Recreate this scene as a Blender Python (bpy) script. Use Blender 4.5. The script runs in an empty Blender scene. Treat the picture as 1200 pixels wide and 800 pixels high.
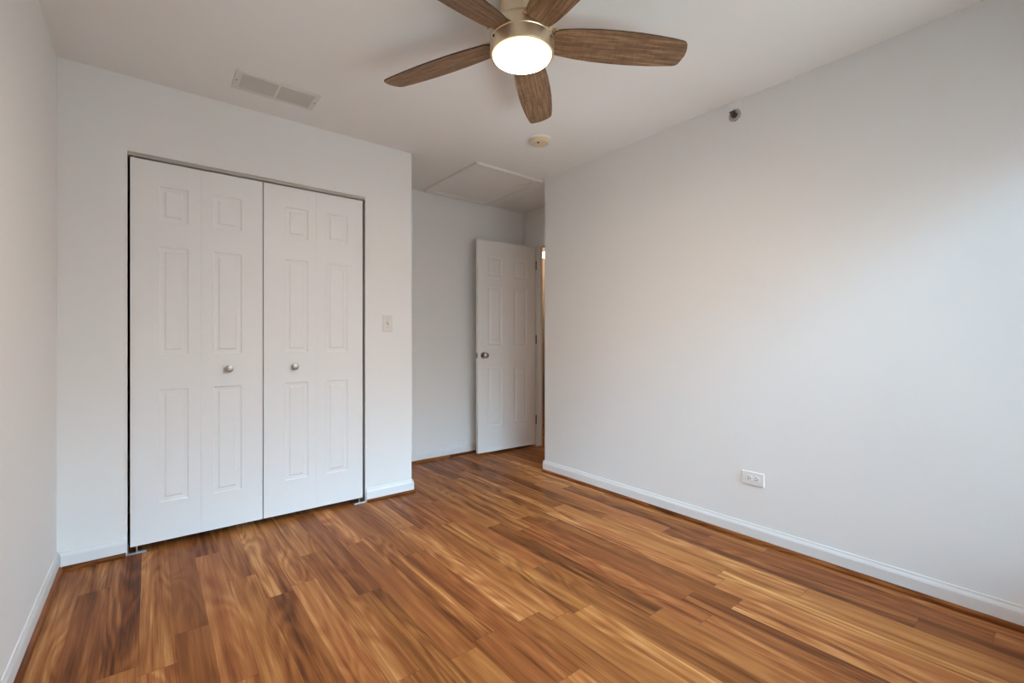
import bpy, bmesh, math, random
from mathutils import Vector, Matrix
C = bpy.context.scene.collection
SC = bpy.context.scene
PI = math.pi
H = 2.44            # ceiling height
XL, XR = -0.345, 2.59      # side walls
YB, YC, YF = -0.30, 3.042, 3.745   # back wall, closet wall, far alcove wall
XE = 1.483          # outer end of the closet block
XA = 3.12           # wall that carries the entry door
YR = 2.83           # end of the right wall

# ------------------------------------------------------------------ camera, world, light
cam = bpy.data.cameras.new('camera'); cam.sensor_width = 36; cam.lens = 16.092
cam.shift_y = (398.27 - 400) / 1200.0
cam.clip_start = 0.02
co = bpy.data.objects.new('camera', cam); C.objects.link(co)
co.location = (0, 0, 1.095); co.rotation_euler = (PI/2, 0, -math.radians(38.368))
SC.camera = co
SC.view_settings.view_transform = 'Standard'
try: SC.view_settings.look = 'None'
except Exception: pass
SC.view_settings.gamma = 1; SC.view_settings.use_curve_mapping = False
SC.view_settings.exposure = 0.17

DAY_MAX = 650.0     # height above the horizon (sine), red, green, blue
DAY = [(-0.95, 29, 30.5, 31), (-0.5, 2.4, 2.7, 2.6), (-0.2, 1.6, 1.65, 1.7), (0.08, 0.9, 1.35, 1.6), (0.25, 5.4, 6.1, 6.6), (0.45, 9.0, 17.0, 24.0), (0.7, 14, 20, 25), (0.97, 520, 560, 640)]
LAMP_STR = 140.0
w = bpy.data.worlds.new('world'); SC.world = w; w.use_nodes = True
nt = w.node_tree; nt.nodes.clear()
def wn(t): return nt.nodes.new(t)
tc = wn('ShaderNodeTexCoord'); sx = wn('ShaderNodeSeparateXYZ'); nt.links.new(tc.outputs['Generated'], sx.inputs[0])
# daylight by height above the horizon: glow added far below to lift the ceiling, dim trees and houses around the horizon, bright sky above them, raised overhead to light the near floor
el = wn('ShaderNodeMath'); el.operation = 'MULTIPLY_ADD'; el.inputs[1].default_value = 0.5; el.inputs[2].default_value = 0.5
nt.links.new(sx.outputs['Z'], el.inputs[0])
ramp = wn('ShaderNodeValToRGB'); nt.links.new(el.outputs[0], ramp.inputs[0]); ramp.color_ramp.interpolation = 'LINEAR'
els = ramp.color_ramp.elements
els[0].position = 0.5 + 0.5*DAY[0][0]; els[1].position = 0.5 + 0.5*DAY[-1][0]
els[0].color = (*[q/DAY_MAX for q in DAY[0][1:]], 1); els[1].color = (*[q/DAY_MAX for q in DAY[-1][1:]], 1)
for z, *c in DAY[1:-1]:
    x = els.new(0.5 + 0.5*z); x.color = (*[q/DAY_MAX for q in c], 1)
bg = wn('ShaderNodeBackground'); wo = wn('ShaderNodeOutputWorld'); bg.inputs[1].default_value = DAY_MAX
nt.links.new(ramp.outputs[0], bg.inputs[0]); nt.links.new(bg.outputs[0], wo.inputs[0])
WX0, WX1, WZ0, WZ1 = 0.45, 2.50, 0.35, 2.05   # window opening in the back wall
pl = bpy.data.lights.new('window_portal', 'AREA'); pl.shape = 'RECTANGLE'; pl.size = WX1-WX0; pl.size_y = WZ1-WZ0
pl.cycles.is_portal = True
po = bpy.data.objects.new('window_portal', pl); C.objects.link(po)
po.location = ((WX0+WX1)/2, YB-0.10, (WZ0+WZ1)/2)
po.rotation_euler = (PI/2, 0, PI)

# ------------------------------------------------------------------ materials
def mat(name, col, rough=0.5, metal=0.0, emit=None, estr=0, spec=0.5, noise=0.0, nscale=8, bump=0.0, bscale=200):
    m = bpy.data.materials.new(name); m.use_nodes = True
    t = m.node_tree; p = t.nodes['Principled BSDF']
    p.inputs['Base Color'].default_value = (*col, 1); p.inputs['Roughness'].default_value = rough
    p.inputs['Metallic'].default_value = metal; p.inputs['Specular IOR Level'].default_value = spec
    if emit: p.inputs['Emission Color'].default_value = (*emit, 1); p.inputs['Emission Strength'].default_value = estr
    if noise or bump:
        g = t.nodes.new('ShaderNodeNewGeometry')
    if noise:
        n = t.nodes.new('ShaderNodeTexNoise'); n.inputs['Scale'].default_value = nscale; n.inputs['Detail'].default_value = 3
        t.links.new(g.outputs['Position'], n.inputs['Vector'])
        r = t.nodes.new('ShaderNodeMapRange'); r.inputs['To Min'].default_value = 1-noise; r.inputs['To Max'].default_value = 1+noise
        t.links.new(n.outputs[0], r.inputs[0])
        v = t.nodes.new('ShaderNodeVectorMath'); v.operation = 'SCALE'; v.inputs[0].default_value = col
        t.links.new(r.outputs[0], v.inputs['Scale']); t.links.new(v.outputs[0], p.inputs['Base Color'])
    if bump:
        n = t.nodes.new('ShaderNodeTexNoise'); n.inputs['Scale'].default_value = bscale; n.inputs['Detail'].default_value = 2
        t.links.new(g.outputs['Position'], n.inputs['Vector'])
        b = t.nodes.new('ShaderNodeBump'); b.inputs['Strength'].default_value = bump; b.inputs['Distance'].default_value = 0.001
        t.links.new(n.outputs[0], b.inputs['Height']); t.links.new(b.outputs[0], p.inputs['Normal'])
    return m
M_WALL = mat('wall_paint', (0.88, 0.875, 0.86), 0.62, spec=0.3, noise=0.006, nscale=3, bump=0.12, bscale=120)
M_CEIL = mat('ceiling_paint', (0.89, 0.88, 0.865), 0.85, spec=0.2, noise=0.006, nscale=3, bump=0.1, bscale=120)
M_TRIM = mat('trim_paint', (0.84, 0.84, 0.835), 0.38, spec=0.45, noise=0.005, nscale=5)
M_DOOR = mat('door_paint', (0.88, 0.875, 0.865), 0.42, spec=0.45, noise=0.005, nscale=4, bump=0.06, bscale=300)
M_NICKEL = mat('satin_nickel', (0.40, 0.365, 0.325), 0.30, 1.0, noise=0.03, nscale=60)
M_FAN = mat('brushed_fan_metal', (0.74, 0.61, 0.44), 0.36, 1.0, noise=0.03, nscale=60)
M_CHROME = mat('polished_chrome', (0.46, 0.44, 0.42), 0.14, 1.0, noise=0.02, nscale=60)
M_STEEL = mat('zinc_steel', (0.62, 0.63, 0.64), 0.35, 1.0, noise=0.04, nscale=80)
M_TRACK = mat('track_metal', (0.46, 0.43, 0.38), 0.45, 0.3, noise=0.02, nscale=40)
M_DARK = mat('dark_slot', (0.02, 0.018, 0.016), 0.6, noise=0.1, nscale=40)
M_PLASTIC = mat('white_plastic', (0.90, 0.895, 0.88), 0.35, noise=0.01, nscale=40)
M_ALMOND = mat('almond_plastic', (0.80, 0.77, 0.72), 0.35, noise=0.01, nscale=40)
M_BEIGE = mat('yellowed_plastic', (0.72, 0.56, 0.38), 0.45, noise=0.03, nscale=40)
M_GRILLE = mat('grille_paint', (0.60, 0.57, 0.53), 0.5, noise=0.02, nscale=40)
M_GRILLE2 = mat('vent_frame_paint', (0.76, 0.735, 0.71), 0.45, noise=0.01, nscale=40)
M_BRASS = mat('dark_bronze', (0.12, 0.09, 0.07), 0.4, 0.8, noise=0.05, nscale=60)
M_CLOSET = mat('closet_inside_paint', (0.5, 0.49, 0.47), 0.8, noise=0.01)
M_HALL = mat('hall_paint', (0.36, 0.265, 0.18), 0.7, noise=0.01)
M_LAMP = mat('lamp_glass', (0.9, 0.88, 0.82), 0.3, emit=(1.0, 0.85, 0.72), estr=LAMP_STR)
def rim_fade(m):
    # a frosted cover dims and warms towards its rim, far from the lamps behind it
    t = m.node_tree; p = t.nodes['Principled BSDF']; N = t.nodes.new; K = t.links.new
    tc = N('ShaderNodeTexCoord'); sp_ = N('ShaderNodeSeparateXYZ'); cb = N('ShaderNodeCombineXYZ'); K(tc.outputs['Object'], sp_.inputs[0])
    K(sp_.outputs[0], cb.inputs[0]); K(sp_.outputs[1], cb.inputs[1])
    ln = N('ShaderNodeVectorMath'); ln.operation = 'LENGTH'; K(cb.outputs[0], ln.inputs[0])
    a = N('ShaderNodeMapRange'); a.interpolation_type = 'SMOOTHSTEP'; K(ln.outputs['Value'], a.inputs[0])
    a.inputs['From Min'].default_value = 0.088; a.inputs['From Max'].default_value = 0.1135
    a.inputs['To Min'].default_value = LAMP_STR; a.inputs['To Max'].default_value = 1.3; K(a.outputs[0], p.inputs['Emission Strength'])
    b = N('ShaderNodeMapRange'); K(ln.outputs['Value'], b.inputs[0]); b.inputs['From Min'].default_value = 0.100; b.inputs['From Max'].default_value = 0.115
    mx_ = N('ShaderNodeMix'); mx_.data_type = 'RGBA'; K(b.outputs[0], mx_.inputs['Factor']); mx_.inputs['A'].default_value = (1.0, 0.85, 0.72, 1); mx_.inputs['B'].default_value = (1.0, 0.70, 0.34, 1)
    K(mx_.outputs['Result'], p.inputs['Emission Color'])
rim_fade(M_LAMP)
M_SCONCE = mat('sconce_glass', (0.9, 0.85, 0.75), 0.3, emit=(1.0, 0.66, 0.34), estr=3.0)

def floor_material(name, dirx=False, plankw=0.105, L=1.1, quarter=False, shift=0.0):
    m = bpy.data.materials.new(name); m.use_nodes = True; t = m.node_tree; p = t.nodes['Principled BSDF']
    N = t.nodes.new; K = t.links.new
    def math_(op, a, b=None, c=None):
        n = N('ShaderNodeMath'); n.operation = op
        for k, v in enumerate((a, b, c)):
            if v is None: continue
            if isinstance(v, (int, float)): n.inputs[k].default_value = v
            else: K(v, n.inputs[k])
        return n.outputs[0]
    g = N('ShaderNodeNewGeometry'); s = N('ShaderNodeSeparateXYZ'); K(g.outputs['Position'], s.inputs[0])
    X, Y, Z = s.outputs
    if dirx: X, Y = Y, X
    if quarter: X = math_('ADD', X, Z)
    u_ = math_('DIVIDE', math_('ADD', X, 0.031), plankw); i = math_('FLOOR', u_); u = math_('FRACT', u_)
    w1 = N('ShaderNodeTexWhiteNoise'); w1.noise_dimensions = '1D'; K(i, w1.inputs['W'])
    v_ = math_('ADD', math_('DIVIDE', Y, L), math_('MULTIPLY', w1.outputs['Value'], 7.3)); j = math_('FLOOR', v_); v = math_('FRACT', v_)
    cb = N('ShaderNodeCombineXYZ'); K(i, cb.inputs[0]); K(j, cb.inputs[1])
    w2 = N('ShaderNodeTexWhiteNoise'); w2.noise_dimensions = '3D'; K(cb.outputs[0], w2.inputs['Vector'])
    sc = N('ShaderNodeSeparateColor'); K(w2.outputs['Color'], sc.inputs[0]); r1, r2, r3 = sc.outputs
    def nz(kx, ky, off, detail, rough=0.55, dist=0.0):
        c = N('ShaderNodeCombineXYZ')
        K(math_('MULTIPLY_ADD', X, kx, math_('MULTIPLY', r1, off)), c.inputs[0])
        K(math_('MULTIPLY_ADD', Y, ky, math_('MULTIPLY', r2, off)), c.inputs[1])
        K(math_('MULTIPLY', r3, off), c.inputs[2])
        n = N('ShaderNodeTexNoise'); n.inputs['Scale'].default_value = 1; n.inputs['Detail'].default_value = detail
        n.inputs['Roughness'].default_value = rough; n.inputs['Distortion'].default_value = dist
        K(c.outputs[0], n.inputs['Vector']); return n.outputs[0]
    fibre = nz(270, 6.0, 90, 5, 0.68)
    streak = nz(75, 0.9, 71, 2, 0.5, 0.3)
    band = nz(26, 1.0, 57, 3, 0.5, 0.6)
    broad = nz(13, 0.9, 41, 2, 0.5, 0.6)
    ringn = nz(7.5, 1.15, 23, 1.5, 0.45, 0.4)
    ring = math_('MULTIPLY_ADD', math_('SINE', math_('MULTIPLY', ringn, 62)), 0.5, 0.5)
    # combined tone 0..1
    tone = math_('MULTIPLY', math_('SUBTRACT', band, 0.5), 1.25)
    tone = math_('ADD', tone, math_('MULTIPLY', math_('SUBTRACT', broad, 0.5), 0.8))
    tone = math_('ADD', tone, math_('MULTIPLY', math_('SUBTRACT', fibre, 0.5), 0.85))
    tone = math_('ADD', tone, math_('MULTIPLY', math_('SUBTRACT', ring, 0.5), 0.20))
    dk = N('ShaderNodeMapRange'); K(streak, dk.inputs[0]); dk.inputs['From Min'].default_value = 0.60; dk.inputs['From Max'].default_value = 0.74; dk.inputs['To Max'].default_value = 0.24
    lt = N('ShaderNodeMapRange'); K(streak, lt.inputs[0]); lt.inputs['From Min'].default_value = 0.40; lt.inputs['From Max'].default_value = 0.27; lt.inputs['To Max'].default_value = 0.22
    tone = math_('SUBTRACT', math_('ADD', tone, lt.outputs[0]), dk.outputs[0])
    calm = math_('MULTIPLY_ADD', math_('FRACT', math_('MULTIPLY', math_('ADD', r2, r1), 3.7)), 0.75, 0.48)
    tone = math_('MULTIPLY', tone, calm)
    tone = math_('ADD', tone, math_('MULTIPLY', math_('SUBTRACT', w2.outputs['Value'], 0.5), 0.34 if not quarter else 0.1))
    tone = math_('ADD', tone, 0.515 + shift)
    cr = N('ShaderNodeValToRGB'); K(tone, cr.inputs[0]); e = cr.color_ramp.elements
    stops = [(0.0, (0.088, 0.024, 0.0085)), (0.25, (0.184, 0.055, 0.016)), (0.5, (0.305, 0.103, 0.029)), (0.72, (0.410, 0.158, 0.048)), (1.0, (0.60, 0.29, 0.105))]
    e[0].position, e[0].color = stops[0][0], (*stops[0][1], 1); e[1].position, e[1].color = stops[-1][0], (*stops[-1][1], 1)
    for q, c in stops[1:-1]:
        x = e.new(q); x.color = (*c, 1)
    # joints between boards
    du = math_('MULTIPLY', math_('MINIMUM', u, math_('SUBTRACT', 1, u)), plankw)
    dv = math_('MULTIPLY', math_('MINIMUM', v, math_('SUBTRACT', 1, v)), L)
    seam = math_('MAXIMUM', math_('MULTIPLY', math_('LESS_THAN', du, 0.0007), 0.35), math_('MULTIPLY', math_('LESS_THAN', dv, 0.0012), 0.45))
    mixn = N('ShaderNodeMix'); mixn.data_type = 'RGBA'; hs = N('ShaderNodeHueSaturation'); K(cr.outputs[0], hs.inputs['Color']); K(math_('MULTIPLY_ADD', r3, 0.0075, 0.4965), hs.inputs['Hue']); K(math_('MULTIPLY_ADD', r1, 0.16, 0.92), hs.inputs['Value'])
    K(seam, mixn.inputs['Factor']); K(hs.outputs[0], mixn.inputs['A'])
    mixn.inputs['B'].default_value = (0.05, 0.02, 0.01, 1)
    K(mixn.outputs['Result'], p.inputs['Base Color'])
    rr = math_('MULTIPLY_ADD', fibre, 0.12, 0.26); K(rr, p.inputs['Roughness'])
    p.inputs['Specular IOR Level'].default_value = 0.14; p.inputs['IOR'].default_value = 1.33
    bp = N('ShaderNodeBump'); bp.inputs['Strength'].default_value = 0.12; bp.inputs['Distance'].default_value = 0.0006
    K(fibre, bp.inputs['Height']); K(bp.outputs[0], p.inputs['Normal'])
    return m
M_FLOOR = floor_material('laminate_floor')
M_QX = floor_material('wood_shoe_mould_x', dirx=True, plankw=3.0, L=2.4, quarter=True, shift=-0.30)
M_QY = floor_material('wood_shoe_mould_y', plankw=3.0, L=2.4, quarter=True, shift=-0.30)

def blade_material():
    m = bpy.data.materials.new('weathered_oak_blade'); m.use_nodes = True; t = m.node_tree; p = t.nodes['Principled BSDF']
    N = t.nodes.new; K = t.links.new
    tc = N('ShaderNodeTexCoord'); oi = N('ShaderNodeObjectInfo')
    mp = N('ShaderNodeMapping'); mp.inputs['Scale'].default_value = (7, 110, 20)
    ad = N('ShaderNodeVectorMath'); ad.operation = 'ADD'
    rn = N('ShaderNodeVectorMath'); rn.operation = 'SCALE'; rn.inputs[0].default_value = (3.1, 1.7, 5.3); K(oi.outputs['Random'], rn.inputs['Scale'])
    K(tc.outputs['Object'], ad.inputs[0]); K(rn.outputs[0], ad.inputs[1]); K(ad.outputs[0], mp.inputs[0])
    n = N('ShaderNodeTexNoise'); n.inputs['Scale'].default_value = 1; n.inputs['Detail'].default_value = 5; n.inputs['Roughness'].default_value = 0.62; n.inputs['Distortion'].default_value = 0.3
    K(mp.outputs[0], n.inputs['Vector'])
    mp2 = N('ShaderNodeMapping'); mp2.inputs['Scale'].default_value = (90, 26, 20); K(ad.outputs[0], mp2.inputs[0])
    n2 = N('ShaderNodeTexNoise'); n2.inputs['Scale'].default_value = 1; n2.inputs['Detail'].default_value = 2; K(mp2.outputs[0], n2.inputs['Vector'])
    a = N('ShaderNodeMath'); a.operation = 'MULTIPLY_ADD'; K(n2.outputs[0], a.inputs[0]); a.inputs[1].default_value = 0.22; K(n.outputs[0], a.inputs[2])
    cr = N('ShaderNodeValToRGB'); K(a.outputs[0], cr.inputs[0]); e = cr.color_ramp.elements
    e[0].position = 0.36; e[0].color = (0.085, 0.043, 0.021, 1); e[1].position = 0.86; e[1].color = (0.42, 0.255, 0.135, 1)
    x = e.new(0.60); x.color = (0.215, 0.118, 0.058, 1)
    K(cr.outputs[0], p.inputs['Base Color']); p.inputs['Roughness'].default_value = 0.5
    return m
M_BLADE = blade_material()
M_BLADE_EDGE = mat('blade_edge', (0.05, 0.032, 0.02), 0.6, noise=0.1, nscale=30)

def glass_material():
    m = bpy.data.materials.new('window_glass'); m.use_nodes = True; t = m.node_tree; t.nodes.clear()
    o = t.nodes.new('ShaderNodeOutputMaterial'); a = t.nodes.new('ShaderNodeBsdfTransparent'); g = t.nodes.new('ShaderNodeBsdfGlossy')
    g.inputs['Roughness'].default_value = 0.02
    f = t.nodes.new('ShaderNodeFresnel'); f.inputs[0].default_value = 1.45; mx = t.nodes.new('ShaderNodeMixShader')
    t.links.new(f.outputs[0], mx.inputs[0]); t.links.new(a.outputs[0], mx.inputs[1]); t.links.new(g.outputs[0], mx.inputs[2]); t.links.new(mx.outputs[0], o.inputs[0])
    return m
M_GLASS = glass_material()

# ------------------------------------------------------------------ mesh helpers
def add_box(bm, x0, x1, y0, y1, z0, z1):
    v = [bm.verts.new(p) for p in ((x0,y0,z0),(x1,y0,z0),(x1,y1,z0),(x0,y1,z0),(x0,y0,z1),(x1,y0,z1),(x1,y1,z1),(x0,y1,z1))]
    for f in ((3,2,1,0),(4,5,6,7),(0,1,5,4),(1,2,6,5),(2,3,7,6),(3,0,4,7)): bm.faces.new([v[k] for k in f])
def boxes(*bs):
    bm = bmesh.new()
    for b in bs: add_box(bm, *b)
    return bm
def lathe(profile, seg=48, mtx=None, cap=True):
    bm = bmesh.new(); rings = []
    for r, z in profile:
        if r < 1e-6: rings.append([bm.verts.new((0,0,z))])
        else: rings.append([bm.verts.new((r*math.cos(2*PI*k/seg), r*math.sin(2*PI*k/seg), z)) for k in range(seg)])
    for a, b in zip(rings, rings[1:]):
        for k in range(seg):
            q = (k+1) % seg
            if len(a) == 1 and len(b) == 1: continue
            if len(a) == 1: bm.faces.new((a[0], b[q], b[k]))
            elif len(b) == 1: bm.faces.new((a[k], a[q], b[0]))
            else: bm.faces.new((a[k], a[q], b[q], b[k]))
    for ring in (rings[0], rings[-1]):
        if cap and len(ring) > 1:
            bm.faces.new(ring)
    bmesh.ops.recalc_face_normals(bm, faces=bm.faces)
    if mtx is not None: bmesh.ops.transform(bm, matrix=mtx, verts=bm.verts)
    return bm
def prism(poly, axis, a, b):
    """extrude a 2-D outline [(p, q)...] along axis between a and b. axis 'x': p=y,q=z; 'y': p=x,q=z; 'z': p=x,q=y"""
    bm = bmesh.new()
    def P(p, q, t): return {'x': (t,p,q), 'y': (p,t,q), 'z': (p,q,t)}[axis]
    A = [bm.verts.new(P(p,q,a)) for p, q in poly]; B = [bm.verts.new(P(p,q,b)) for p, q in poly]
    n = len(poly)
    for k in range(n): bm.faces.new((A[k], A[(k+1)%n], B[(k+1)%n], B[k]))
    bm.faces.new(A[::-1]); bm.faces.new(B)
    bmesh.ops.recalc_face_normals(bm, faces=bm.faces)
    return bm
def merge(*bms):
    out = bmesh.new()
    for b in bms:
        me = bpy.data.meshes.new('tmp'); b.to_mesh(me); b.free(); out.from_mesh(me); bpy.data.meshes.remove(me)
    return out
def obj(name, bm, m, parent=None, loc=(0,0,0), rot=(0,0,0), bevel=0, smooth=False, seg=2):
    me = bpy.data.meshes.new(name); bmesh.ops.recalc_face_normals(bm, faces=bm.faces); bm.to_mesh(me); bm.free()
    for x in (m if isinstance(m, (list, tuple)) else [m]): me.materials.append(x)
    o = bpy.data.objects.new(name, me); C.objects.link(o); o.location = loc; o.rotation_euler = rot
    if parent: o.parent = parent
    if smooth:
        for p in me.polygons: p.use_smooth = True
        e = o.modifiers.new('split', 'EDGE_SPLIT'); e.split_angle = math.radians(35)
    if bevel:
        b = o.modifiers.new('bevel', 'BEVEL'); b.width = bevel; b.segments = seg; b.limit_method = 'ANGLE'; b.angle_limit = math.radians(40)
    return o
def tag(o, label, cat, group=None, kind=None):
    o['label'] = label; o['category'] = cat
    if group: o['group'] = group
    if kind: o['kind'] = kind
    return o
def thing(name, label, cat, loc=(0,0,0), group=None, kind=None, rot=(0,0,0)):
    o = bpy.data.objects.new(name, None); C.objects.link(o); o.location = loc; o.rotation_euler = rot
    o.empty_display_size = 0.1
    return tag(o, label, cat, group, kind)
def struct(name, bm, m, label, cat, **kw): return tag(obj(name, bm, m, **kw), label, cat, kind='structure')

# ------------------------------------------------------------------ room shell
T = 0.11
XH = 4.30   # hall wall seen through the door
struct('floor', boxes((XL-T, XH+T, YB-T, 6.4, -0.06, 0)), M_FLOOR, 'brown wood-look laminate floor of long streaky boards', 'floor')
struct('ceiling', boxes((XL-T, XH+T, YB-T, 6.4, H, H+0.1)), M_CEIL, 'plain matte white ceiling above the fan', 'ceiling')
struct('wall_left', boxes((XL-T, XL, YB-T, YC+0.75, 0, H)), M_WALL, 'plain white wall along the left edge of the room', 'wall')
struct('wall_back', boxes((XL, WX0, YB-T, YB, 0, H), (WX1, XR, YB-T, YB, 0, H), (WX0, WX1, YB-T, YB, 0, WZ0), (WX0, WX1, YB-T, YB, WZ1, H)), M_WALL, 'white wall with the window, behind the viewer', 'wall')
struct('wall_right', boxes((XR, XR+T, YB-T, YR, 0, H)), M_WALL, 'large blank white wall with a single outlet near its base', 'wall')
OX0, OX1, OZ = -0.089, 1.143, 2.060
struct('wall_front', boxes((XL, OX0, YC, YC+T, 0, H), (OX1, XE, YC, YC+T, 0, H), (OX0, OX1, YC, YC+T, OZ, H)), M_WALL, 'white wall that frames the closet opening', 'wall')
struct('wall_closet_side', boxes((XE-T, XE, YC+T, YF, 0, H)), M_WALL, 'end wall of the closet facing the entry alcove', 'wall')
struct('wall_closet_back', boxes((XL, XE-T, YC+0.72, YC+0.80, 0, H)), M_CLOSET, 'rear wall inside the closet', 'wall')
struct('wall_alcove', boxes((XE-T, 3.200, YF, YF+T, 0, H)), M_WALL, 'white wall at the back of the entry alcove behind the open door', 'wall')
struct('wall_alcove_side', boxes((XR+T, 3.200, YR-T, YR, 0, H)), M_WALL, 'short return wall of the entry alcove', 'wall')
DY0, DY1, DZ = 2.80+0.03, 3.555, 2.068     # entry doorway in the wall at XA
struct('wall_entry', boxes((XA, XA+0.080, DY1, YF, 0, H), (XA, XA+0.080, DY0, DY1, DZ, H)), M_WALL, 'narrow white wall around the entry doorway', 'wall')
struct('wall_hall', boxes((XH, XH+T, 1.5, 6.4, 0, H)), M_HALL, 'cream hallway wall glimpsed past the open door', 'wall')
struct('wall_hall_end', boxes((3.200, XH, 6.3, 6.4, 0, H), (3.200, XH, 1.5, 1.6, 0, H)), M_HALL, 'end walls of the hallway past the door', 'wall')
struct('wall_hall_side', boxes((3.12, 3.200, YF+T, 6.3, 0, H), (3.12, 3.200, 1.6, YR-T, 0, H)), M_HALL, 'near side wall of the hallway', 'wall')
# door lining
struct('trim_1', boxes((XA, XA+0.084, DY1-0.018, DY1, 0, DZ), (XA, XA+0.084, DY0, DY1, DZ-0.018, DZ), (XA+0.040, XA+0.070, DY1-0.028, DY1-0.018, 0, DZ-0.018)), M_TRIM, 'white painted lining of the entry doorway', 'door frame', bevel=0.002)

# baseboards
BB = [(0, 0), (0.013, 0), (0.013, 0.066), (0.0105, 0.074), (0.0075, 0.080), (0.006, 0.090), (0, 0.090)]
def base_y(name, x, sgn, y0, y1, label, k=1.0):   # runs along y, sticks out in sgn*x
    return struct(name, prism([(x+sgn*t*k, z) for t, z in BB], 'y', y0, y1), M_TRIM, label, 'baseboard')
def base_x(name, y, x0, x1, label, par=None):
    return struct(name, prism([(y-t, z) for t, z in BB], 'x', x0, x1), M_TRIM, label, 'baseboard')
base_y('baseboard_left', XL, 1, YB, YC, 'white baseboard along the left wall', 0.72)
base_x('baseboard_front', YC, XL+0.013, OX0-0.002, 'white baseboard left of the closet doors')
struct('baseboard_front_end', merge(prism([(YC-t, z) for t, z in BB], 'x', OX1+0.004, XE+0.002), prism([(XE+t, z) for t, z in BB], 'y', YC-0.013, YF)), M_TRIM, 'white baseboard between the closet doors and the wall corner', 'baseboard')
base_x('baseboard_alcove', YF, XE+0.013, XA, 'white baseboard in the entry alcove by the open door')
struct('baseboard_right', merge(prism([(XR-t, z) for t, z in BB], 'y', YB, YR+0.013), prism([(YR+t, z) for t, z in BB], 'x', XR-0.0005, XA-0.01)), M_TRIM, 'long white baseboard under the blank right wall', 'baseboard')
base_x('baseboard_back', YB+0.013, XL+0.013, XR-0.013, 'white baseboard under the window')
# brown shoe moulding
def qprof(r=0.019, n=7): return [(0, 0)] + [(r*math.cos(a), r*math.sin(a)) for a in [PI/2*k/n for k in range(n+1)]]
Q = qprof()
struct('trim_2', prism([(XL+0.0095+t*0.8, z*1.1) for t, z in Q], 'y', YB+0.032, YC-0.014), M_QY, 'brown wood shoe moulding along the left baseboard', 'trim')
struct('trim_3', prism([(YC-0.013-t, z) for t, z in Q], 'x', XL+0.020, OX0-0.004), M_QX, 'short brown shoe moulding left of the closet doors', 'trim')
struct('trim_4', merge(prism([(YC-0.013-t, z) for t, z in Q], 'x', OX1+0.006, XE+0.018)), M_QX, 'short brown shoe moulding between closet doors and wall corner', 'trim', bevel=0.003)
struct('trim_5', prism([(YF-0.013-t, z) for t, z in Q], 'x', XE+0.014, XA), M_QX, 'brown shoe moulding in the entry alcove by the open door', 'trim')
struct('trim_6', prism([(XR-0.013-t, z) for t, z in Q], 'y', YB+0.014, YR+0.010), M_QY, 'long brown shoe moulding along the right baseboard', 'trim')

# window behind the viewer
wi = thing('window_1', 'white framed double window that lets in the daylight', 'window', ((WX0+WX1)/2, YB-0.06, WZ0), kind='structure')
hw = (WX1-WX0)/2; hh = WZ1-WZ0; fw = 0.045
obj('window_frame', boxes((-hw, -hw+fw, -0.03, 0.03, 0, hh), (hw-fw, hw, -0.03, 0.03, 0, hh), (-hw+fw, hw-fw, -0.03, 0.03, 0, fw), (-hw+fw, hw-fw, -0.03, 0.03, hh-fw, hh), (-0.025, 0.025, -0.02, 0.02, fw, hh-fw)), M_TRIM, wi, bevel=0.003)
for s in (-1, 1):
    a, b = sorted((s*0.025, s*(hw-fw)))
    obj('pane', boxes((a, b, -0.003, 0.003, fw, hh-fw)), M_GLASS, wi)
obj('window_sill', boxes((-hw-0.03, hw+0.03, 0.03, 0.10, -0.02, 0.0)), M_TRIM, wi, bevel=0.004)

# ------------------------------------------------------------------ moulded doors
def leaf_bm(x0, x1, z0, z1, th, panels, back=True):
    """slab from y=0 (front, facing -y) to y=th with raised moulded panels pressed into the face(s)"""
    bm = bmesh.new()
    xs = sorted({round(v, 5) for v in [x0, x1] + [q for p in panels for q in p[:2]]})
    zs = sorted({round(v, 5) for v in [z0, z1] + [q for p in panels for q in p[2:]]})
    def inside(xa, xb, za, zb):
        return any(p[0]-1e-4 <= xa and xb <= p[1]+1e-4 and p[2]-1e-4 <= za and zb <= p[3]+1e-4 for p in panels)
    cache = {}
    def V(x, y, z):
        k = (round(x, 5), round(y, 5), round(z, 5))
        if k not in cache: cache[k] = bm.verts.new(k)
        return cache[k]
    RINGS = [(0.0, 0.0), (0.005, 0.0035), (0.008, 0.0040), (0.024, 0.0046), (0.031, 0.0012), (0.034, 0.0010)]
    for side in ((0, 1), (th, -1)):
        y, s = side
        for xa, xb in zip(xs, xs[1:]):
            for za, zb in zip(zs, zs[1:]):
                if not inside(xa, xb, za, zb): bm.faces.new((V(xa,y,za), V(xb,y,za), V(xb,y,zb), V(xa,y,zb)))
        for p in panels:
            # collect the grid vertices on the outline so that the rings stay watertight
            prev = None
            for ins, dep in RINGS:
                a, b, c, d = p[0]+ins, p[1]-ins, p[2]+ins, p[3]-ins
                ring = [V(a, y+s*dep, c), V(b, y+s*dep, c), V(b, y+s*dep, d), V(a, y+s*dep, d)]
                if prev:
                    for k in range(4): bm.faces.new((prev[k], prev[(k+1)%4], ring[(k+1)%4], ring[k]))
                prev = ring
            bm.faces.new(prev)
    for a, b in (((x0, z0), (x1, z0)), ((x1, z0), (x1, z1)), ((x1, z1), (x0, z1)), ((x0, z1), (x0, z0))):
        bm.faces.new((V(a[0],0,a[1]), V(b[0],0,b[1]), V(b[0],th,b[1]), V(a[0],th,a[1])))
    return bm
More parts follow.
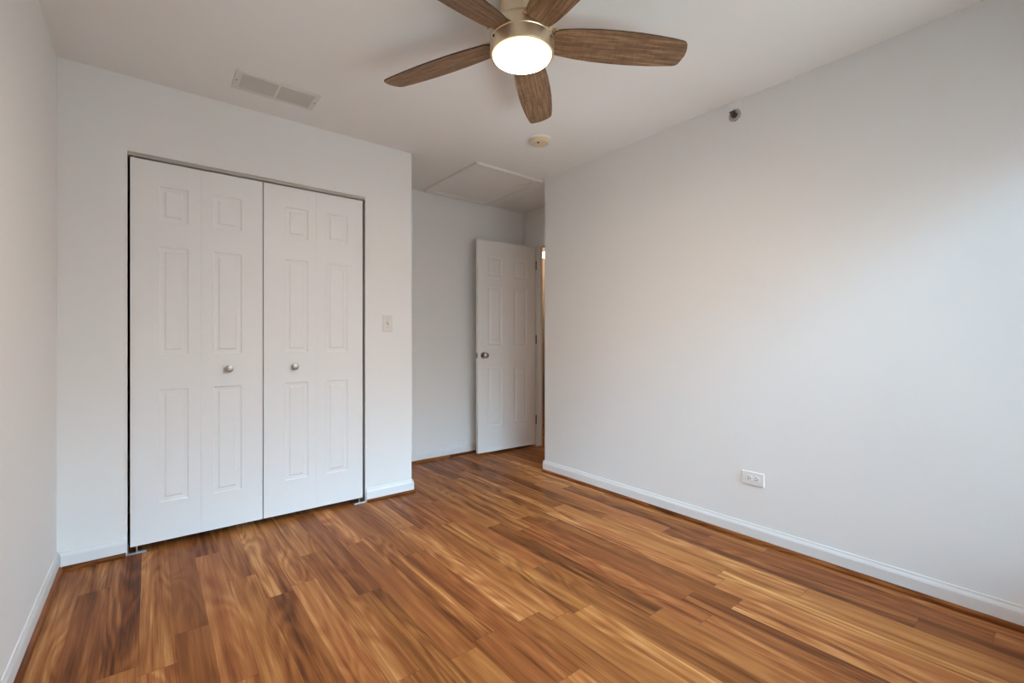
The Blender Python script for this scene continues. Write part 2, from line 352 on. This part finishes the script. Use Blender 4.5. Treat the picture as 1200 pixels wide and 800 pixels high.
def knob_bm(r=0.021, proj=0.032):
    # axis +z = outwards
    return lathe([(0.0, 0), (0.016, 0), (0.017, 0.002), (0.015, 0.004), (0.008, 0.006), (0.007, 0.014), (0.012, 0.018), (0.019, 0.022), (r, 0.026), (r*0.93, 0.030), (r*0.6, proj), (0.0, proj+0.0006)], 32)
PZ = [(1.722, 1.908), (1.018, 1.588), (0.236, 0.834)]
YD = YC + 0.006     # front face of the closet doors
def bifold(name, label, x0, xm, x1, px, knobx, z0=0.034, z1=2.032):
    d = thing(name, label, 'closet door', (x0, YD, 0), kind='structure')
    pans = [[(a-x0, b-x0, c, e) for c, e in PZ] for a, b in px]
    l1 = obj('leaf', leaf_bm(0, xm-x0-0.0003, z0, z1, 0.03, pans[0]), M_DOOR, d)
    l2 = obj('leaf', leaf_bm(xm-x0+0.0003, x1-x0, z0, z1, 0.03, pans[1]), M_DOOR, d)
    host = l2 if knobx > xm else l1
    k = obj('knob', knob_bm(), M_NICKEL, host, (knobx-x0, 0, 0.932), (PI/2, 0, 0), smooth=True); k['label'] = 'round satin nickel knob'
    return d
bifold('door_1', 'left white bifold closet door with raised panels', -0.078, 0.224, 0.5255, [(0.038, 0.166), (0.279, 0.418)], 0.353)
bifold('door_2', 'right white bifold closet door beside the light switch', 0.5305, 0.830, 1.127, [(0.648, 0.781), (0.888, 1.027)], 0.700)
# overhead track and floor pivots
tr = thing('closet_track', 'thin metal track across the top of the closet opening', 'track', (OX0, YC+0.003, OZ))
obj('channel', boxes((0.001, OX1-OX0-0.001, 0.0, 0.003, -0.020, 0), (0.001, OX1-OX0-0.001, 0.003, 0.030, -0.003, 0), (0.001, OX1-OX0-0.001, 0.030, 0.033, -0.020, 0)), M_TRACK, tr, bevel=0.0008)
for xx in (0.022, OX1-OX0-0.04):
    obj('pivot_pin', lathe([(0, -0.030), (0.005, -0.030), (0.005, -0.003), (0, -0.003)], 16), M_STEEL, tr, (xx, 0.016, 0), smooth=True)
def pivot(x, s, label):
    p = thing('pivot_bracket', label, 'bracket', (x, YC, 0), group='closet door floor pivots')
    obj('plate', merge(boxes((min(0, s*0.075), max(0, s*0.075), -0.012, 0.030, 0.0, 0.003), (min(0, s*0.003), max(0, s*0.003), -0.004, 0.026, 0.003, 0.045)), boxes((min(0.0, s*0.075), max(0.0, s*0.075), -0.012, -0.009, 0.003, 0.010))), M_STEEL, p, bevel=0.0008)
    obj('pin', lathe([(0, 0.003), (0.0045, 0.003), (0.0045, 0.034), (0, 0.034)], 16), M_STEEL, p, (s*0.035, 0.012, 0), smooth=True)
pivot(OX0+0.0015, 1, 'small steel floor bracket under the left closet door')
pivot(OX1-0.0015, -1, 'small steel floor bracket under the right closet door')

# entry door, open against the alcove wall
ED = thing('door_3', 'white six-panel entry door standing open in the alcove', 'door', (3.109, 3.541, 0), kind='structure', rot=(0, 0, math.radians(-2.0)))
DW = 0.694
pw = [(-DW+0.112, -DW+0.275), (-0.274, -0.111)]
dp = [(a, b, c, e) for a, b in pw for c, e in ((1.705, 1.897), (1.045, 1.605), (0.268, 0.835))]
EL = obj('leaf', leaf_bm(-DW, 0, 0.028, 2.046, 0.035, dp), M_DOOR, ED, bevel=0)
kn = obj('knob', lathe([(0, 0), (0.031, 0), (0.033, 0.003), (0.030, 0.007), (0.012, 0.010), (0.011, 0.026), (0.018, 0.032), (0.026, 0.040), (0.0275, 0.048), (0.024, 0.056), (0.014, 0.061), (0, 0.062)], 32), M_CHROME, EL, (-DW+0.062, 0, 0.95), (PI/2, 0, 0), smooth=True); kn['label'] = 'round chrome door knob'
obj('latch_plate', merge(boxes((-DW-0.0012, -DW+0.0005, 0.006, 0.030, 0.922, 0.978)), boxes((-DW-0.008, -DW-0.001, 0.012, 0.024, 0.940, 0.960))), M_CHROME, EL)
for z in (0.28, 1.10, 1.86):
    obj('hinge', merge(lathe([(0, z-0.045), (0.0055, z-0.045), (0.0055, z+0.045), (0, z+0.045)], 14, Matrix.Translation((0.007, -0.004, 0)))), M_BRASS, ED)

# ------------------------------------------------------------------ ceiling fan
FX, FY = 1.135, 1.371
fan = thing('ceiling_fan', 'brushed nickel ceiling fan with five brown wood blades and lit glass', 'ceiling fan', (FX, FY, H))
zz = lambda z: z - H
obj('canopy', lathe([(0, 0), (0.080, 0), (0.084, -0.004), (0.086, -0.012), (0.086, zz(2.318)), (0.082, zz(2.310)), (0.05, zz(2.306)), (0, zz(2.306))], 64), M_FAN, fan, smooth=True)
obj('motor_housing', lathe([(0, zz(2.307)), (0.10, zz(2.307)), (0.116, zz(2.304)), (0.1205, zz(2.298)), (0.122, zz(2.29)), (0.1235, zz(2.2515)), (0.1215, zz(2.2490)), (0.09, zz(2.2490)), (0, zz(2.2490))], 64), M_FAN, fan, smooth=True)
obj('light_fitter', lathe([(0, zz(2.2486)), (0.121, zz(2.2486)), (0.1245, zz(2.2465)), (0.1245, zz(2.204)), (0.1225, zz(2.199)), (0.1165, zz(2.1985)), (0.1165, zz(2.215)), (0, zz(2.215))], 64), M_FAN, fan, smooth=True)
ls = obj('glass_diffuser', lathe([(0, zz(2.214)), (0.1155, zz(2.214)), (0.1155, zz(2.199)), (0.113, zz(2.1935)), (0.104, zz(2.188)), (0.085, zz(2.183)), (0.055, zz(2.1795)), (0.025, zz(2.178)), (0, zz(2.1778))], 64), M_LAMP, fan, smooth=True); ls['label'] = 'glowing frosted glass light cover'
va = math.atan2(-FY, -FX)    # towards the viewer
for da in (-1.02, 1.10, PI):
    a = va + da
    mt = Matrix.Translation((0.1243*math.cos(a), 0.1243*math.sin(a), zz(2.236))) @ Matrix.Rotation(a, 4, 'Z') @ Matrix.Rotation(PI/2, 4, 'Y')
    obj('screw', lathe([(0, 0), (0.0052, 0), (0.0052, 0.002), (0.0035, 0.0038), (0, 0.0042)], 16, mt), M_BRASS, fan, smooth=True)
def blade_bm():
    # outline in local x (radius) / y; two faces + edge
    up = [(0.118, 0.030), (0.124, 0.046), (0.136, 0.0555), (0.16, 0.0610), (0.22, 0.0690), (0.30, 0.0750), (0.38, 0.0770), (0.46, 0.0760), (0.54, 0.0715), (0.60, 0.0660), (0.645, 0.0600), (0.660, 0.0560), (0.668, 0.0480)]
    lo = [(0.672, 0.030), (0.676, 0.005), (0.672, -0.022), (0.662, -0.046), (0.655, -0.054), (0.642, -0.0600), (0.60, -0.0660), (0.54, -0.0715), (0.46, -0.0760), (0.38, -0.0770), (0.30, -0.0750), (0.22, -0.0690), (0.16, -0.0610), (0.136, -0.0555), (0.124, -0.046), (0.118, -0.030)]
    poly = up + lo
    bm = bmesh.new(); t = 0.0055
    A = [bm.verts.new((x, y, -t/2)) for x, y in poly]; B = [bm.verts.new((x, y, t/2)) for x, y in poly]; n = len(poly)
    bm.faces.new(A[::-1]).material_index = 0; bm.faces.new(B).material_index = 0
    for k in range(n): bm.faces.new((A[k], A[(k+1)%n], B[(k+1)%n], B[k])).material_index = 1
    return bm
PITCH = math.radians(13.0); BZ = 2.264; A0 = math.radians(113.7)
bl0 = None; arm0 = None
for k in range(5):
    rot = Matrix.Rotation(A0 - k*2*PI/5, 4, 'Z') @ Matrix.Rotation(-PITCH, 4, 'X')
    if bl0 is None:
        b = bl0 = obj('blade', blade_bm(), [M_BLADE, M_BLADE_EDGE], fan)
        a_ = arm0 = obj('blade_bracket', boxes((0.098, 0.158, -0.058, 0.058, 0.0029, 0.0065), (0.121, 0.129, -0.061, -0.056, -0.006, 0.0065)), M_FAN, b, bevel=0.001)
    else:
        b = bl0.copy(); C.objects.link(b); b.parent = fan
        a_ = arm0.copy(); C.objects.link(a_); a_.parent = b
    b.matrix_local = Matrix.Translation((0, 0, zz(BZ))) @ rot

# ------------------------------------------------------------------ small fittings
vt = thing('ceiling_vent', 'white rectangular louvered vent in the ceiling above the closet', 'vent', (0.541, 2.727, H))
VX, VY = 0.203, 0.100
obj('vent_frame', boxes((-VX, -VX+0.030, -VY, VY, -0.006, 0), (VX-0.030, VX, -VY, VY, -0.006, 0), (-VX+0.030, VX-0.030, -VY, -VY+0.024, -0.006, 0), (-VX+0.030, VX-0.030, VY-0.024, VY, -0.006, 0)), M_GRILLE2, vt, bevel=0.002)
obj('center_bar', boxes((-0.006, 0.006, -VY+0.024, VY-0.024, -0.0055, -0.001)), M_GRILLE2, vt, bevel=0.001)
obj('vent_backing', boxes((-VX+0.028, VX-0.028, -VY+0.022, VY-0.022, -0.0012, -0.0002)), M_GRILLE, vt)
for s in (-1, 1):
    bm = bmesh.new()
    for k in range(13):
        y = -VY+0.030 + k*(2*VY-0.060)/12
        bb = boxes((min(s*0.006, s*(VX-0.030)), max(s*0.006, s*(VX-0.030)), -0.0045, 0.0045, -0.0005, 0.0005))
        bmesh.ops.transform(bb, matrix=Matrix.Translation((0, y, -0.0035)) @ Matrix.Rotation(math.radians(-20), 4, 'X'), verts=bb.verts)
        bm = merge(bm, bb)
    obj('louver_bank', bm, M_GRILLE, vt)
    obj('screw', lathe([(0, -0.0078), (0.003, -0.0075), (0.0042, -0.006), (0, -0.006)], 14), M_BRASS, vt, (s*(VX-0.013), 0, 0), smooth=True)

sd = thing('smoke_detector', 'small round yellowed smoke detector on the ceiling near the alcove', 'smoke detector', (2.045, 2.285, H))
obj('base_ring', lathe([(0, 0), (0.073, 0), (0.073, -0.010), (0.070, -0.013), (0, -0.013)], 40), M_ALMOND, sd, smooth=True)
obj('cover', lathe([(0, -0.013), (0.066, -0.013), (0.065, -0.026), (0.060, -0.034), (0.050, -0.038), (0, -0.039)], 40), M_BEIGE, sd, smooth=True)
obj('test_button', lathe([(0, -0.0385), (0.009, -0.0385), (0.008, -0.042), (0, -0.0425)], 20), M_BRASS, sd, (-0.030, -0.020, 0), smooth=True)

ht = thing('attic_hatch', 'square white attic hatch with flat trim in the alcove ceiling', 'hatch', (2.265, 3.29, H))
HX, HY, tw = 0.335, 0.425, 0.055
def board(pts, name='trim_board'):
    obj(name, prism(pts, 'z', -0.018, 0), M_TRIM, ht, bevel=0.0015)
g = 0.0
board([(-HX, -HY), (HX, -HY), (HX-tw, -HY+tw), (-HX+tw, -HY+tw)]); board([(-HX, HY), (HX, HY), (HX-tw, HY-tw), (-HX+tw, HY-tw)])
board([(-HX, -HY), (-HX+tw, -HY+tw), (-HX+tw, HY-tw), (-HX, HY)]); board([(HX, -HY), (HX-tw, -HY+tw), (HX-tw, HY-tw), (HX, HY)])
obj('hatch_panel', boxes((-HX+tw+0.002, HX-tw-0.002, -HY+tw+0.002, HY-tw-0.002, -0.004, 0)), M_CEIL, ht)

sp = thing('fire_sprinkler', 'small dark sidewall fire sprinkler head high on the right wall', 'sprinkler', (XR, 1.245, 2.362), rot=(0, -PI/2, 0))
obj('escutcheon', lathe([(0, 0), (0.034, 0), (0.034, 0.002), (0.029, 0.006), (0.020, 0.008), (0.019, 0.006), (0, 0.006)], 36), M_CHROME, sp, smooth=True)
obj('sprinkler_body', merge(lathe([(0, 0.006), (0.0145, 0.006), (0.0145, 0.016), (0.011, 0.019), (0, 0.019)], 24), lathe([(0, 0.019), (0.004, 0.019), (0.004, 0.034), (0.006, 0.036), (0.006, 0.039), (0, 0.039)], 16)), M_BRASS, sp, bevel=0.0008)
obj('frame_arm', boxes((-0.0015, 0.0015, -0.0115, -0.0085, 0.017, 0.037), (-0.0015, 0.0015, 0.0085, 0.0115, 0.017, 0.037), (-0.0015, 0.0015, -0.0115, 0.0115, 0.0365, 0.0395)), M_CHROME, sp, bevel=0.0008)
obj('deflector', boxes((0.0095, 0.0110, -0.014, 0.014, 0.014, 0.042), (-0.0015, 0.0110, -0.005, 0.005, 0.0395, 0.041)), M_BRASS, sp, bevel=0.0005)

sw = thing('light_switch', 'white toggle light switch between closet and wall corner', 'light switch', (1.301, YC, 1.212))
obj('cover_plate', boxes((-0.036, 0.036, -0.0055, 0, -0.0575, 0.0575)), M_ALMOND, sw, bevel=0.003)
tg = boxes((-0.005, 0.005, -0.016, -0.003, -0.010, 0.004)); bmesh.ops.rotate(tg, verts=tg.verts, cent=(0, -0.004, 0), matrix=Matrix.Rotation(math.radians(-18), 3, 'X'))
obj('toggle', tg, M_ALMOND, sw, bevel=0.001)
obj('toggle_slot', boxes((-0.0055, 0.0055, -0.0062, -0.0050, -0.0125, 0.0125)), M_GRILLE, sw)
for z in (-0.030, 0.030):
    obj('screw', lathe([(0, 0), (0.0032, 0), (0.0026, 0.0012), (0, 0.0015)], 14), M_GRILLE, sw, (0, -0.0055, z), (PI/2, 0, 0), smooth=True)

ol = thing('wall_outlet', 'white double power outlet set sideways on the right wall', 'outlet', (XR, 1.145, 0.338))
obj('cover_plate', boxes((-0.006, 0, -0.0585, 0.0585, -0.036, 0.036)), M_PLASTIC, ol, bevel=0.003)
for s in (-1, 1):
    rc = obj('receptacle', prism([(s*0.0195 + 0.0165*max(-0.82, min(0.82, math.cos(a)))/0.82*1.0, 0.0165*math.sin(a)) for a in [2*PI*k/32 for k in range(32)]], 'x', -0.0078, -0.0055), M_PLASTIC, ol)
    for z in (-0.0062, 0.0062):
        obj('slot', boxes((-0.0083, -0.0077, s*0.0195-0.002, s*0.0195+0.007, z-0.0014, z+0.0014)), M_DARK, rc)
    obj('ground_hole', lathe([(0, 0), (0.0026, 0), (0.0026, 0.0006), (0, 0.0006)], 14), M_DARK, rc, (-0.0077, s*0.0195-0.0085, 0), (0, -PI/2, 0))
obj('screw', lathe([(0, 0), (0.003, 0), (0.0024, 0.0012), (0, 0.0014)], 14), M_STEEL, ol, (-0.006, 0, 0), (0, -PI/2, 0), smooth=True)

# hallway lamp past the door
sl = thing('wall_sconce', 'warm glowing lamp on the hallway wall past the open door', 'wall lamp', (XH, 4.63, 2.255))
obj('back_plate', lathe([(0, 0), (0.055, 0), (0.055, 0.010), (0.048, 0.016), (0, 0.018)], 32, Matrix.Rotation(-PI/2, 4, 'Y')), M_NICKEL, sl, smooth=True)
obj('lamp_shade', lathe([(0, -0.045), (0.028, -0.043), (0.042, -0.030), (0.047, 0.0), (0.042, 0.030), (0.028, 0.043), (0, 0.045)], 32, Matrix.Translation((-0.062, 0, 0))), M_SCONCE, sl, smooth=True)
hl = bpy.data.lights.new('sconce_fill_light', 'POINT'); hl.energy = 20; hl.color = (1.0, 0.82, 0.66); hl.shadow_soft_size = 0.06
ho = bpy.data.objects.new('sconce_fill_light', hl); C.objects.link(ho); ho.location = (-0.42, -0.3, -0.05); ho.parent = sl  # unseen point light set out from the sconce to light the hall evenly
